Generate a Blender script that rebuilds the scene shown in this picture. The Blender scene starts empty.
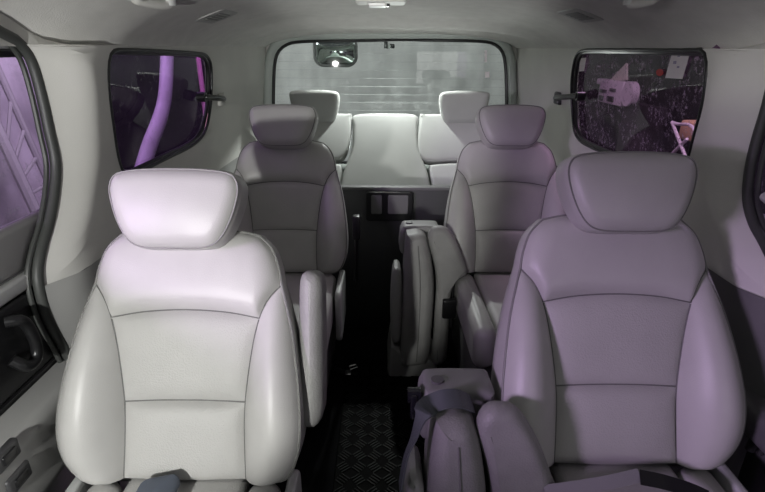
import bpy, bmesh, math, random
from mathutils import Vector, Matrix, Euler
random.seed(7)
sc = bpy.context.scene
COL = sc.collection
PI = math.pi
R = math.radians
F = 500.0
PITCH = math.atan(198 / F)
ROLL = R(0.35)
CAM = Vector((-0.045, 0.0, 1.32))

# ------------------------------------------------------------------ camera
cd = bpy.data.cameras.new('camera')
cd.sensor_width = 36
cd.lens = F / 765 * 36
cd.clip_start = 0.02
cam = bpy.data.objects.new('camera', cd)
COL.objects.link(cam)
cam.location = CAM
CM = Matrix.Rotation(PI / 2 - PITCH, 3, 'X') @ Matrix.Rotation(ROLL, 3, 'Z')
cam.rotation_euler = CM.to_euler()
sc.camera = cam


def ray(px, py):
    return CM @ Vector(((px - 382.5) / F, (246 - py) / F, -1.0))


def atY(px, py, Y):
    d = ray(px, py)
    return CAM + d * ((Y - CAM.y) / d.y)


def atX(px, py, X):
    d = ray(px, py)
    return CAM + d * ((X - CAM.x) / d.x)


def atZ(px, py, Z):
    d = ray(px, py)
    return CAM + d * ((Z - CAM.z) / d.z)


def hit(px, py, fn, k0=0.3, k1=5.0):
    """first point along the view ray where fn turns positive"""
    d = ray(px, py)
    n = 400
    a = k0
    for i in range(1, n + 1):
        b = k0 + (k1 - k0) * i / n
        if fn(CAM + d * b) > 0:
            for _ in range(30):
                m = (a + b) / 2
                if fn(CAM + d * m) > 0:
                    b = m
                else:
                    a = m
            return CAM + d * b
        a = b
    return CAM + d * k1


def sst(a, b, x):
    t = min(1, max(0, (x - a) / (b - a)))
    return t * t * (3 - 2 * t)


def lerp(a, b, t):
    return a + (b - a) * t


# ------------------------------------------------------------------ materials
def nodes(name):
    m = bpy.data.materials.new(name)
    m.use_nodes = True
    nt = m.node_tree
    return m, nt, nt.nodes, nt.links, nt.nodes['Principled BSDF']


def mat(name, col, rough=0.5, metal=0.0, bump=0.0, scale=400, var=0.0, spec=0.5, vscale=6, coat=0):
    m, nt, N, L, b = nodes(name)
    b.inputs['Base Color'].default_value = (*col, 1)
    b.inputs['Roughness'].default_value = rough
    b.inputs['Metallic'].default_value = metal
    b.inputs['Specular IOR Level'].default_value = spec
    if coat:
        b.inputs['Coat Weight'].default_value = coat
    tc = N.new('ShaderNodeTexCoord')
    if var:
        nz = N.new('ShaderNodeTexNoise')
        nz.inputs['Scale'].default_value = vscale
        nz.inputs['Detail'].default_value = 5
        L.new(tc.outputs['Object'], nz.inputs['Vector'])
        rp = N.new('ShaderNodeValToRGB')
        rp.color_ramp.elements[0].position = 0.3
        rp.color_ramp.elements[1].position = 0.7
        rp.color_ramp.elements[0].color = (*[c * (1 - var) for c in col], 1)
        rp.color_ramp.elements[1].color = (*[min(1, c * (1 + var)) for c in col], 1)
        L.new(nz.outputs['Fac'], rp.inputs['Fac'])
        L.new(rp.outputs['Color'], b.inputs['Base Color'])
    if bump:
        v = N.new('ShaderNodeTexVoronoi')
        v.inputs['Scale'].default_value = scale
        L.new(tc.outputs['Object'], v.inputs['Vector'])
        bp = N.new('ShaderNodeBump')
        bp.inputs['Strength'].default_value = bump
        bp.inputs['Distance'].default_value = 0.002
        L.new(v.outputs['Distance'], bp.inputs['Height'])
        L.new(bp.outputs['Normal'], b.inputs['Normal'])
    return m


LEA = mat('grey_leather', (0.47, 0.465, 0.45), 0.42, bump=0.10, scale=420, var=0.05, vscale=9)
LEAP = mat('grey_leather_perforated', (0.455, 0.45, 0.435), 0.48, bump=0.35, scale=300, var=0.04, vscale=9)
SEAMD = mat('seam_shadow_thread', (0.16, 0.16, 0.155), 0.6)
SEAM = mat('seam_thread', (0.22, 0.22, 0.21), 0.5)
BENCHL = mat('bench_leather', (0.50, 0.51, 0.49), 0.5, bump=0.1, scale=300, var=0.05)
FOLDL = mat('worn_shaded_leather', (0.27, 0.268, 0.26), 0.5, bump=0.35, scale=260, var=0.10, vscale=14)
GPLAS = mat('grey_plastic', (0.36, 0.36, 0.35), 0.5, bump=0.1, scale=600)
SPLAS = mat('silver_plastic', (0.55, 0.56, 0.55), 0.35, var=0.03)
DPLAS = mat('dark_plastic', (0.055, 0.055, 0.058), 0.45, bump=0.08, scale=500)
MPLAS = mat('charcoal_plastic', (0.13, 0.13, 0.13), 0.5, bump=0.1, scale=500)
BLK = mat('black_plastic', (0.012, 0.012, 0.013), 0.3)
GLOSSB = mat('gloss_black', (0.015, 0.015, 0.02), 0.12)
TRIM = mat('pale_trim', (0.64, 0.635, 0.60), 0.6, bump=0.1, scale=500, var=0.03)
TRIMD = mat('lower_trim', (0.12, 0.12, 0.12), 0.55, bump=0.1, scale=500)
HEADL = mat('headliner_fabric', (0.60, 0.595, 0.57), 0.9, bump=0.25, scale=300, var=0.05, vscale=20, spec=0.1)
RUB = mat('rubber_seal', (0.05, 0.053, 0.05), 0.5)
RUBG = mat('grey_rubber_seal', (0.33, 0.36, 0.34), 0.6)
CARP = mat('black_carpet', (0.008, 0.008, 0.009), 0.95, bump=0.5, scale=700, spec=0.1)
MATR = mat('rubber_mat', (0.003, 0.003, 0.003), 0.6, spec=.04)
MATB = mat('rubber_tread', (0.009, 0.009, 0.009), 0.45, spec=.12)
BELT = mat('belt_webbing', (0.09, 0.10, 0.11), 0.38, bump=0.3, scale=900)
BELTG = mat('pale_webbing', (0.30, 0.29, 0.31), 0.5, bump=0.3, scale=900)
CHROME = mat('bright_steel', (0.75, 0.75, 0.75), 0.2, 1.0)
WPAPER = mat('white_paper', (0.80, 0.74, 0.78), 0.6)
GPAPER = mat('printed_grey', (0.35, 0.30, 0.45), 0.6)
REDP = mat('red_paper', (0.50, 0.02, 0.03), 0.5)
MIRR = mat('mirror_glass', (0.86, 0.93, 0.90), 0.03, 1.0)
GWALL = mat('garage_wall', (0.58, 0.56, 0.58), 0.9, var=0.35, vscale=2.5)
GDARK = mat('dark_shed_wall', (0.022, 0.02, 0.022), 0.9, var=0.5, vscale=5)
GFLOOR = mat('garage_floor', (0.16, 0.15, 0.16), 0.8, var=0.3)
WHITEW = mat('white_plaster', (0.75, 0.75, 0.75), 0.8, var=0.1, vscale=4)
BLUISH = mat('blue_cloth', (0.12, 0.14, 0.18), 0.8, var=0.1)
TANW = mat('tan_board', (0.62, 0.42, 0.24), 0.7, var=0.1)
WMETAL = mat('white_metal', (0.8, 0.78, 0.8), 0.4)
LENSM = mat('lamp_lens', (0.8, 0.8, 0.78), 0.3)


def glass(name, tint, dust, dustcol, dscale, thr, lines=False, base=0.0):
    m = bpy.data.materials.new(name)
    m.use_nodes = True
    nt = m.node_tree
    N, L = nt.nodes, nt.links
    N.remove(N['Principled BSDF'])
    out = N['Material Output']
    tr = N.new('ShaderNodeBsdfTransparent')
    tr.inputs['Color'].default_value = (*tint, 1)
    gl = N.new('ShaderNodeBsdfGlossy')
    gl.inputs['Roughness'].default_value = 0.02
    lw = N.new('ShaderNodeLayerWeight')
    lw.inputs['Blend'].default_value = 0.5
    pw = N.new('ShaderNodeMath')
    pw.operation = 'POWER'
    pw.inputs[1].default_value = 5.0
    L.new(lw.outputs['Facing'], pw.inputs[0])
    fr = N.new('ShaderNodeMapRange')
    fr.inputs['To Min'].default_value = 0.04
    fr.inputs['To Max'].default_value = 0.7
    L.new(pw.outputs[0], fr.inputs['Value'])
    m1 = N.new('ShaderNodeMixShader')
    L.new(fr.outputs[0], m1.inputs[0])
    L.new(tr.outputs[0], m1.inputs[1])
    L.new(gl.outputs[0], m1.inputs[2])
    df = N.new('ShaderNodeBsdfDiffuse')
    df.inputs['Color'].default_value = (*dustcol, 1)
    tc = N.new('ShaderNodeTexCoord')
    nz = N.new('ShaderNodeTexNoise')
    nz.inputs['Scale'].default_value = dscale
    nz.inputs['Detail'].default_value = 9
    nz.inputs['Roughness'].default_value = 0.75
    L.new(tc.outputs['Object'], nz.inputs['Vector'])
    n2 = N.new('ShaderNodeTexNoise')
    n2.inputs['Scale'].default_value = dscale * 0.22
    L.new(tc.outputs['Object'], n2.inputs['Vector'])
    mr = N.new('ShaderNodeMapRange')
    mr.inputs['From Min'].default_value = thr
    mr.inputs['From Max'].default_value = thr + 0.12
    mr.inputs['To Min'].default_value = base
    mr.inputs['To Max'].default_value = dust
    L.new(nz.outputs['Fac'], mr.inputs['Value'])
    m2r = N.new('ShaderNodeMapRange')
    m2r.inputs['From Min'].default_value = 0.35
    m2r.inputs['From Max'].default_value = 0.6
    L.new(n2.outputs['Fac'], m2r.inputs['Value'])
    mu = N.new('ShaderNodeMath')
    mu.operation = 'MULTIPLY'
    L.new(mr.outputs[0], mu.inputs[0])
    L.new(m2r.outputs[0], mu.inputs[1])
    fac = mu.outputs[0]
    ad = N.new('ShaderNodeMath')
    ad.operation = 'ADD'
    ad.inputs[1].default_value = base
    L.new(fac, ad.inputs[0])
    fac = ad.outputs[0]
    if lines:
        sp = N.new('ShaderNodeSeparateXYZ')
        L.new(tc.outputs['Object'], sp.inputs[0])
        a = N.new('ShaderNodeMath'); a.operation = 'MULTIPLY'; a.inputs[1].default_value = 1 / 0.046
        L.new(sp.outputs['Z'], a.inputs[0])
        b = N.new('ShaderNodeMath'); b.operation = 'FRACT'
        L.new(a.outputs[0], b.inputs[0])
        c = N.new('ShaderNodeMath'); c.operation = 'LESS_THAN'; c.inputs[1].default_value = 0.075
        L.new(b.outputs[0], c.inputs[0])
        d = N.new('ShaderNodeMath'); d.operation = 'MULTIPLY'; d.inputs[1].default_value = 0.17
        L.new(c.outputs[0], d.inputs[0])
        e = N.new('ShaderNodeMath'); e.operation = 'MAXIMUM'
        L.new(d.outputs[0], e.inputs[0])
        L.new(fac, e.inputs[1])
        fac = e.outputs[0]
    m2 = N.new('ShaderNodeMixShader')
    L.new(fac, m2.inputs[0])
    L.new(m1.outputs[0], m2.inputs[1])
    L.new(df.outputs[0], m2.inputs[2])
    L.new(m2.outputs[0], out.inputs['Surface'])
    return m


GL_DOOR = glass('purple_door_glass', (0.55, 0.41, 0.67), 0.25, (0.8, 0.7, 0.9), 22, 0.52, base=0.02)
GL_L = glass('purple_dusty_glass', (0.36, 0.19, 0.52), 0.22, (0.75, 0.7, 0.8), 50, 0.53, base=0.004)
GL_R = glass('plum_dusty_glass', (0.46, 0.28, 0.46), 0.55, (0.72, 0.52, 0.74), 75, 0.50, base=0.006)
GL_B = glass('rear_heated_glass', (0.80, 0.86, 0.83), 0.10, (0.8, 0.85, 0.82), 12, 0.5, lines=True, base=0.01)


# ------------------------------------------------------------------ mesh helpers
def obj(name, vf, m, parent=None, smooth=True, sharp=40, M=None, loc=None):
    V, Fc = vf
    me = bpy.data.meshes.new(name)
    vs = [Vector(v) for v in V]
    if M is not None:
        vs = [M @ v for v in vs]
    me.from_pydata([tuple(v) for v in vs], [], Fc)
    bm = bmesh.new()
    bm.from_mesh(me)
    bmesh.ops.remove_doubles(bm, verts=bm.verts, dist=1e-5)
    bmesh.ops.recalc_face_normals(bm, faces=bm.faces)
    bm.to_mesh(me)
    bm.free()
    if smooth:
        for p in me.polygons:
            p.use_smooth = True
        me.set_sharp_from_angle(angle=R(sharp))
    me.materials.append(m)
    o = bpy.data.objects.new(name, me)
    COL.objects.link(o)
    if parent:
        o.parent = parent
    if loc:
        o.location = loc
    return o


def recenter(o):
    """put a top-level mesh's origin at its own middle"""
    c = sum((Vector(b) for b in o.bound_box), Vector()) / 8
    o.data.transform(Matrix.Translation(-c))
    o.location = o.location + c
    return o


def empty(name, loc=(0, 0, 0), rz=0):
    o = bpy.data.objects.new(name, None)
    o.empty_display_size = 0.1
    COL.objects.link(o)
    o.location = loc
    o.rotation_euler = (0, 0, rz)
    return o


def tag(o, label, cat, group=None):
    o['label'] = label
    o['category'] = cat
    if group:
        o['group'] = group
    return o


def struct(o):
    o['kind'] = 'structure'
    return o


def join(*parts):
    V, Fc = [], []
    for v, f in parts:
        k = len(V)
        V += list(v)
        Fc += [[i + k for i in q] for q in f]
    return V, Fc


def xf(vf, M):
    return [M @ Vector(v) for v in vf[0]], vf[1]


def box(a, b, r=0.0, seg=3):
    bm = bmesh.new()
    bmesh.ops.create_cube(bm, size=1)
    a, b = Vector(a), Vector(b)
    for v in bm.verts:
        v.co = Vector([lerp(a[i], b[i], v.co[i] + .5) for i in range(3)])
    if r:
        bmesh.ops.bevel(bm, geom=bm.edges[:], offset=r, segments=seg, profile=0.5, affect='EDGES')
    bm.verts.index_update()
    out = [v.co.copy() for v in bm.verts], [[v.index for v in f.verts] for f in bm.faces]
    bm.free()
    return out


def grid(fn, nu, nv, cu=False, cv=False):
    V = [fn(i / nu, j / nv) for j in range(nv + (0 if cv else 1)) for i in range(nu + (0 if cu else 1))]
    W = nu + (0 if cu else 1)
    H = nv + (0 if cv else 1)
    Fc = []
    for j in range(nv):
        for i in range(nu):
            a, b = i, (i + 1) % W
            c, d = j, (j + 1) % H
            Fc.append([c * W + a, c * W + b, d * W + b, d * W + a])
    return V, Fc


def cat(P, n, closed=False):
    P = [Vector(p) for p in P]
    k = len(P)
    out = []
    segs = k if closed else k - 1
    # arc-length sampled Catmull-Rom
    pts = []
    for s in range(segs):
        if closed:
            p0, p1, p2, p3 = P[(s - 1) % k], P[s], P[(s + 1) % k], P[(s + 2) % k]
        else:
            p1, p2 = P[s], P[s + 1]
            p0 = P[s - 1] if s > 0 else p1 * 2 - p2
            p3 = P[s + 2] if s + 2 < k else p2 * 2 - p1
        for i in range(12):
            t = i / 12
            pts.append(0.5 * ((2 * p1) + (p2 - p0) * t + (2 * p0 - 5 * p1 + 4 * p2 - p3) * t * t + (3 * p1 - p0 - 3 * p2 + p3) * t ** 3))
    pts.append(P[0].copy() if closed else P[-1].copy())
    return resamp(pts, n, closed)


def resamp(pts, n, closed=False):
    L = [0]
    for a, b in zip(pts, pts[1:]):
        L.append(L[-1] + (b - a).length)
    out = []
    cnt = n if closed else n - 1
    j = 0
    for i in range(n):
        t = L[-1] * i / cnt
        while j < len(L) - 2 and L[j + 1] < t:
            j += 1
        d = L[j + 1] - L[j]
        out.append(pts[j].lerp(pts[j + 1], (t - L[j]) / d if d > 0 else 0))
    return out


def tube(pts, r, n=10, closed=False, caps=True, flat=None, up=None):
    """round tube along pts; flat = (ra, rb) for an oval one with 'up' as the rb direction"""
    pts = [Vector(p) for p in pts]
    k = len(pts)
    V, Fc = [], []
    prev = None
    for i, p in enumerate(pts):
        if closed:
            t = (pts[(i + 1) % k] - pts[i - 1]).normalized()
        else:
            t = (pts[min(i + 1, k - 1)] - pts[max(i - 1, 0)]).normalized()
        if up is not None:
            u = Vector(up)
        elif prev is not None:
            u = prev
        else:
            u = Vector((0, 0, 1)) if abs(t.z) < 0.9 else Vector((1, 0, 0))
        u = (u - t * u.dot(t)).normalized()
        prev = u
        w = t.cross(u)
        ra, rb = flat if flat else (r, r)
        for q in range(n):
            a = 2 * PI * q / n
            V.append(p + w * ra * math.cos(a) + u * rb * math.sin(a))
    m = k if closed else k - 1
    for i in range(m):
        for q in range(n):
            a, b = i * n + q, i * n + (q + 1) % n
            c, d = ((i + 1) % k) * n + (q + 1) % n, ((i + 1) % k) * n + q
            Fc.append([a, b, c, d])
    if caps and not closed:
        Fc.append(list(range(n))[::-1])
        Fc.append([(k - 1) * n + q for q in range(n)])
    return V, Fc


def ribbon(pts, side, w, th):
    """strap of width w and thickness th along pts; side(i) = unit width direction"""
    pts = [Vector(p) for p in pts]
    k = len(pts)
    V, Fc = [], []
    for i, p in enumerate(pts):
        t = (pts[min(i + 1, k - 1)] - pts[max(i - 1, 0)]).normalized()
        s = Vector(side(i) if callable(side) else side)
        s = (s - t * s.dot(t)).normalized()
        n = t.cross(s)
        V += [p - s * w / 2 - n * th / 2, p + s * w / 2 - n * th / 2, p + s * w / 2 + n * th / 2, p - s * w / 2 + n * th / 2]
    for i in range(k - 1):
        for q in range(4):
            Fc.append([i * 4 + q, i * 4 + (q + 1) % 4, (i + 1) * 4 + (q + 1) % 4, (i + 1) * 4 + q])
    Fc.append([3, 2, 1, 0])
    Fc.append([(k - 1) * 4 + q for q in range(4)])
    return V, Fc


def inset2(P, d):
    """offset a closed ccw 2-D loop inwards by d"""
    k = len(P)
    out = []
    for i in range(k):
        t = (P[(i + 1) % k] - P[i - 1]).normalized()
        out.append(P[i] + Vector((-t.y, t.x)) * d)
    return out


def puff(P, c0, c1, r, mp, dome=0.0, r2=None, seg=5):
    """padded solid: closed ccw 2-D outline P, from depth c0 to c1, edges rounded by r at the c1 side (r2 at c0)."""
    r2 = r if r2 is None else r2
    P = [Vector((p[0], p[1])) for p in P]
    k = len(P)
    cen = sum(P, Vector((0, 0))) / k
    xs, ys = [p.x for p in P], [p.y for p in P]
    mxx, mxy, hx_, hy_ = (max(xs) + min(xs)) / 2, (max(ys) + min(ys)) / 2, (max(xs) - min(xs)) / 2, (max(ys) - min(ys)) / 2

    def dm(p):
        return dome * max(0, 1 - ((p.x - mxx) / hx_) ** 2) * max(0, 1 - ((p.y - mxy) / hy_) ** 2)
    rings = []
    for i in range(seg + 1):
        a = PI / 2 * i / seg
        rings.append((inset2(P, r2 * (1 - math.sin(a))), c0 + r2 * (1 - math.cos(a)), 0))
    for i in range(seg + 1):
        a = PI / 2 * i / seg
        rings.append((inset2(P, r * (1 - math.cos(a))), c1 - r + r * math.sin(a), math.sin(a)))
    last = rings[-1][0]
    for q in (0.9, 0.78, 0.64, 0.48, 0.32, 0.16):
        rings.append(([cen + (p - cen) * q for p in last], c1, 1))
    V, Fc = [], []
    for pts, c, wt in rings:
        for p in pts:
            V.append(mp(p.x, p.y, c + wt * dm(p)))
    for j in range(len(rings) - 1):
        for i in range(k):
            Fc.append([j * k + i, j * k + (i + 1) % k, (j + 1) * k + (i + 1) % k, (j + 1) * k + i])
    V.append(mp(cen.x, cen.y, c1 + dm(cen)))
    e = len(V) - 1
    b = (len(rings) - 1) * k
    for i in range(k):
        Fc.append([b + i, b + (i + 1) % k, e])
    f0 = rings[0]
    V.append(mp(cen.x, cen.y, f0[1]))
    e = len(V) - 1
    for i in range(k):
        Fc.append([(i + 1) % k, i, e])
    return V, Fc


def rrect(x0, y0, x1, y1, r, n=6):
    P = []
    for cx, cy, a0 in ((x1 - r, y0 + r, -90), (x1 - r, y1 - r, 0), (x0 + r, y1 - r, 90), (x0 + r, y0 + r, 180)):
        for i in range(n + 1):
            a = R(a0 + 90 * i / n)
            P.append(Vector((cx + r * math.cos(a), cy + r * math.sin(a))))
    return P


def mir(P):
    """mirror an open right-hand profile (from bottom centre to top centre) into a closed ccw loop"""
    P = [Vector(p) for p in P]
    left = [Vector((-p.x, *list(p)[1:])) for p in P[::-1] if abs(p.x) > 1e-6]
    return P + left


def coons(b, t, l, r, nu, nv, bump=None):
    """3-D Coons patch; b,t run with u, l,r run with v (lists of vectors, resampled here)"""
    b, t = resamp(b, nu + 1), resamp(t, nu + 1)
    l, r = resamp(l, nv + 1), resamp(r, nv + 1)
    V = []
    for j in range(nv + 1):
        for i in range(nu + 1):
            u, v = i / nu, j / nv
            p = b[i] * (1 - v) + t[i] * v + l[j] * (1 - u) + r[j] * u
            p = p - (b[0] * (1 - u) * (1 - v) + b[-1] * u * (1 - v) + t[0] * (1 - u) * v + t[-1] * u * v)
            if bump:
                p = p + Vector((0, 0, bump(u, v)))
            V.append(p)
    Fc = [[j * (nu + 1) + i, j * (nu + 1) + i + 1, (j + 1) * (nu + 1) + i + 1, (j + 1) * (nu + 1) + i] for j in range(nv) for i in range(nu)]
    return V, Fc


def ray2(poly, c, a):
    """distance from c along angle a to closed polygon poly (2-D)"""
    d = Vector((math.cos(a), math.sin(a)))
    best = 0
    for i in range(len(poly)):
        p, q = poly[i] - c, poly[(i + 1) % len(poly)] - c
        e = q - p
        den = d.x * e.y - d.y * e.x
        if abs(den) < 1e-12:
            continue
        t = (p.x * e.y - p.y * e.x) / den
        s = (p.x * d.y - p.y * d.x) / den
        if t > 0 and -1e-9 <= s <= 1 + 1e-9:
            best = max(best, t)
    return best


def ringpatch(hole, outer, surf, nr=14, na=120, power=1.0):
    """surface between a hole loop and an outer polygon, both in 2-D; surf lifts (a,b) into 3-D"""
    c = sum(hole, Vector((0, 0))) / len(hole)
    angs = [2 * PI * i / na for i in range(na)]
    for p in outer:
        angs.append(math.atan2(p.y - c.y, p.x - c.x) % (2 * PI))
    angs = sorted(set(round(a, 6) for a in angs))
    V, Fc = [], []
    n = len(angs)
    for a in angs:
        r0, r1 = ray2(hole, c, a), ray2(outer, c, a)
        for j in range(nr + 1):
            r = lerp(r0, r1, (j / nr) ** power)
            V.append(surf(c.x + math.cos(a) * r, c.y + math.sin(a) * r))
    for i in range(n):
        for j in range(nr):
            a, b = i * (nr + 1) + j, ((i + 1) % n) * (nr + 1) + j
            Fc.append([a, b, b + 1, a + 1])
    return V, Fc


# ------------------------------------------------------------------ cabin shell
ZS = 1.323          # height of the line between side trim and headliner
YB = 3.10           # tailgate plane
XD = 0.84           # door opening plane
seal_px = {-1: [(-60, 8), (-20, 22), (0, 33), (16, 42), (29, 60), (39, 93), (47, 130), (54, 168), (49, 214), (38, 255), (36, 282), (46, 318), (64, 352), (84, 396), (108, 450)],
           1: [(830, 10), (800, 40), (778, 75), (768, 110), (759, 140), (752, 170), (750, 200), (756, 224), (768, 246), (784, 282), (790, 330), (775, 400), (752, 450)]}
SEAL = {}
for s in (-1, 1):
    SEAL[s] = cat([atX(px, py, s * XD) for px, py in seal_px[s]], 70)


def seal_y(s, z):
    pts = SEAL[s]
    best = None
    for a, b in zip(pts, pts[1:]):
        if (a.z - z) * (b.z - z) <= 0 and abs(a.z - b.z) > 1e-9:
            best = lerp(a.y, b.y, (a.z - z) / (a.z - b.z))
    if best is None:
        best = pts[0].y if z > pts[0].z else pts[-1].y
    return best


def hw(Y):
    return 0.79 - 0.03 * sst(2.25, 3.1, Y)


def ceil_half(Y):
    s = hw(Y) - 0.035
    return lerp(XD, s, sst(1.2, 1.45, Y))


def wallx(s, Y, z):
    y0 = seal_y(s, z)
    x = hw(Y) - 0.035 * sst(0.95, 1.32, z)
    k = 1 - sst(y0 - 0.025, y0 + 0.105, Y)
    return s * lerp(x, XD, k)


def onwall(s, px, py, off=0.0):
    p = hit(px, py, lambda q: q.x * s - wallx(s, q.y, q.z) * s - off, 0.6)
    return p


win_px = {-1: [(109, 62), (114, 51), (125, 50), (160, 51), (196, 53), (206, 55), (211, 63), (212, 80), (211, 105), (208, 124), (203, 136), (192, 146), (170, 157), (146, 169), (134, 174), (124, 172), (119, 160), (114, 130), (109, 90)],
          1: [(573, 66), (577, 54), (586, 50), (620, 48), (665, 46), (694, 45), (702, 48), (706, 58), (706, 75), (702, 105), (694, 135), (686, 165), (676, 190), (664, 195), (640, 178), (614, 158), (590, 147), (578, 139), (573, 125), (571, 90)]}
WIN = {}
for s in (-1, 1):
    pts = [onwall(s, *p) for p in win_px[s]]
    WIN[s] = cat([Vector((p.y, min(p.z, ZS - 0.004))) for p in pts], 96, True)

Z_LOW = 0.80
for s, side in ((-1, 'left'), (1, 'right')):
    zs = [Z_LOW + (ZS - Z_LOW) * i / 20 for i in range(21)]
    outer = [Vector((seal_y(s, z), z)) for z in zs] + [Vector((lerp(1.4, 2.6, i / 8), ZS)) for i in range(9)] + [Vector((2.6, lerp(ZS, Z_LOW, i / 6))) for i in range(1, 7)]
    outer += [Vector((lerp(2.6, seal_y(s, Z_LOW), i / 6), Z_LOW)) for i in range(1, 6)]
    up = ringpatch(WIN[s], outer, lambda a, b: Vector((wallx(s, a, b), a, b)), 22, 160)
    rear = grid(lambda u, v: (lambda Y, z: Vector((wallx(s, Y, z), Y, z)))(lerp(2.6, YB + 0.05, u), lerp(Z_LOW, ZS, v)), 12, 10)
    def lipf(u, v):
        Y = lerp(.90, 1.60, u)
        return Vector((lerp(wallx(s, Y, ZS) + s * .002, s * ceil_half(Y), v), Y, lerp(ZS - .004, ZS + 0.075 * (1 - sst(1.08, 1.30, Y)) + .002, v)))
    lip = grid(lipf, 28, 1)
    w = obj('wall_' + side, join(up, rear, lip), TRIM)
    struct(w)
    low = grid(lambda u, v: (lambda z: (lambda Y: Vector((wallx(s, Y, z) - s * 0.006 * (1 if v > .02 else .0), Y, z)))(lerp(seal_y(s, z), YB + 0.05, u ** 1.6)))(lerp(0.0, Z_LOW + .004, v)), 40, 24)
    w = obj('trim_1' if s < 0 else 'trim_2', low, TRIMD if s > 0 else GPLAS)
    struct(w)
    sl = obj('trim_3' if s < 0 else 'trim_4', join(
        tube([p + Vector((-s * 0.002, 0.004, 0)) for p in SEAL[s]], 0.016, 12, flat=(0.012, 0.012), up=(1, 0, 0)),
        tube([p + Vector((s * 0.010, -0.013, 0)) for p in SEAL[s]], 0.006, 8)), RUB)
    struct(sl)

# headliner
def zmid(Y):
    z = 1.475 - 0.03 * sst(1.9, 2.4, Y) - 0.042 * sst(2.3, 2.52, Y)
    z += 0.047 * sst(2.56, 2.68, Y)
    z -= 0.055 * sst(2.80, 3.08, Y)
    return z


def ceilz(x, Y):
    a = min(1, abs(x) / ceil_half(Y))
    ze = ZS + 0.075 * (1 - sst(1.08, 1.30, Y))
    return ze + (zmid(Y) - ze) * (1 - a ** 3.4) ** 0.8


cl = grid(lambda u, v: (lambda Y, a: Vector((a * ceil_half(Y), Y, ceilz(a * ceil_half(Y), Y) + (0.0 if abs(a) < .999 else 0))))(lerp(0.25, YB + .06, v), math.sin((u - .5) * PI) * 0.35 + (u * 2 - 1) * 0.65), 60, 90)
ceiling = struct(obj('ceiling', cl, HEADL))

# floor
struct(obj('floor', box((-0.95, 0.0, -0.05), (0.95, YB + .1, 0.0)), CARP, smooth=False))

# tailgate surround (wall_back) with its window hole
back_in = [(274, 120), (274, 90), (275, 66), (278, 53), (286, 45), (300, 41.5), (340, 40.5), (390, 40), (440, 40), (480, 41), (494, 44), (502, 52), (505, 66), (506, 90), (506, 120)]
BI = [Vector((p.x, p.z)) for p in (atY(px, py, YB) for px, py in back_in)]
zb = 0.66
BI = [Vector((BI[0].x + .03, zb + .03)), Vector((BI[0].x, zb + .12))] + BI + [Vector((BI[-1].x, zb + .12)), Vector((BI[-1].x - .03, zb + .03)), Vector((BI[-1].x - .10, zb)), Vector((BI[0].x + .10, zb))]
BI = cat(BI[::-1], 140, True)
outer = [Vector((-0.77, 0.0)), Vector((0.77, 0.0))] + [Vector((0.77 - .03 * i / 6, lerp(0.2, ZS, i / 6))) for i in range(7)]
outer += [Vector((x * .74, ceilz(x * .735, YB) + .012)) for x in [1 - i / 10 for i in range(1, 20)]]
outer += [Vector((-0.77 + .03 * i / 6, lerp(0.2, ZS, i / 6))) for i in range(6, -1, -1)]
struct(obj('wall_back', ringpatch(BI, outer, lambda a, b: Vector((a, YB + .012, b)), 8, 140), TRIM))
bi3 = [Vector((p.x, YB - .004, p.y)) for p in BI]
bo3 = [Vector((p.x, YB - .002, p.y)) for p in [BI[i] + (BI[(i + 1) % 140] - BI[i - 1]).normalized().yx * Vector((1, 1)) * 0 for i in range(140)]]
ccw = sum((BI[i].x * BI[(i + 1) % 140].y - BI[(i + 1) % 140].x * BI[i].y) for i in range(140)) > 0
BIc = BI if ccw else BI[::-1]
bo = [Vector((p.x, YB - .012, p.y)) for p in inset2(BIc, -0.030)]
struct(obj('trim_5', tube(bo, 0.03, 12, True, flat=(0.030, 0.030), up=(0, 1, 0)), RUBG))
win3 = struct(obj('window_3', tube([Vector((p.x, YB - .020, p.y)) for p in inset2(BIc, 0.0)], 0.011, 8, True), BLK))


def fan(loop, mp, th=0.004):
    k = len(loop)
    V = [mp(p.x, p.y, 0) for p in loop] + [mp(p.x, p.y, th) for p in loop]
    Fc = [list(range(k)), list(range(k, 2 * k))[::-1]] + [[i, (i + 1) % k, k + (i + 1) % k, k + i] for i in range(k)]
    return V, Fc


def sheet(loop, mp):
    return [mp(p.x, p.y, 0) for p in loop], [list(range(len(loop)))]


obj('pane', sheet(inset2(BIc, -0.015), lambda a, b, c: Vector((a, YB + .02, b))), GL_B, win3, smooth=False)

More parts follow.
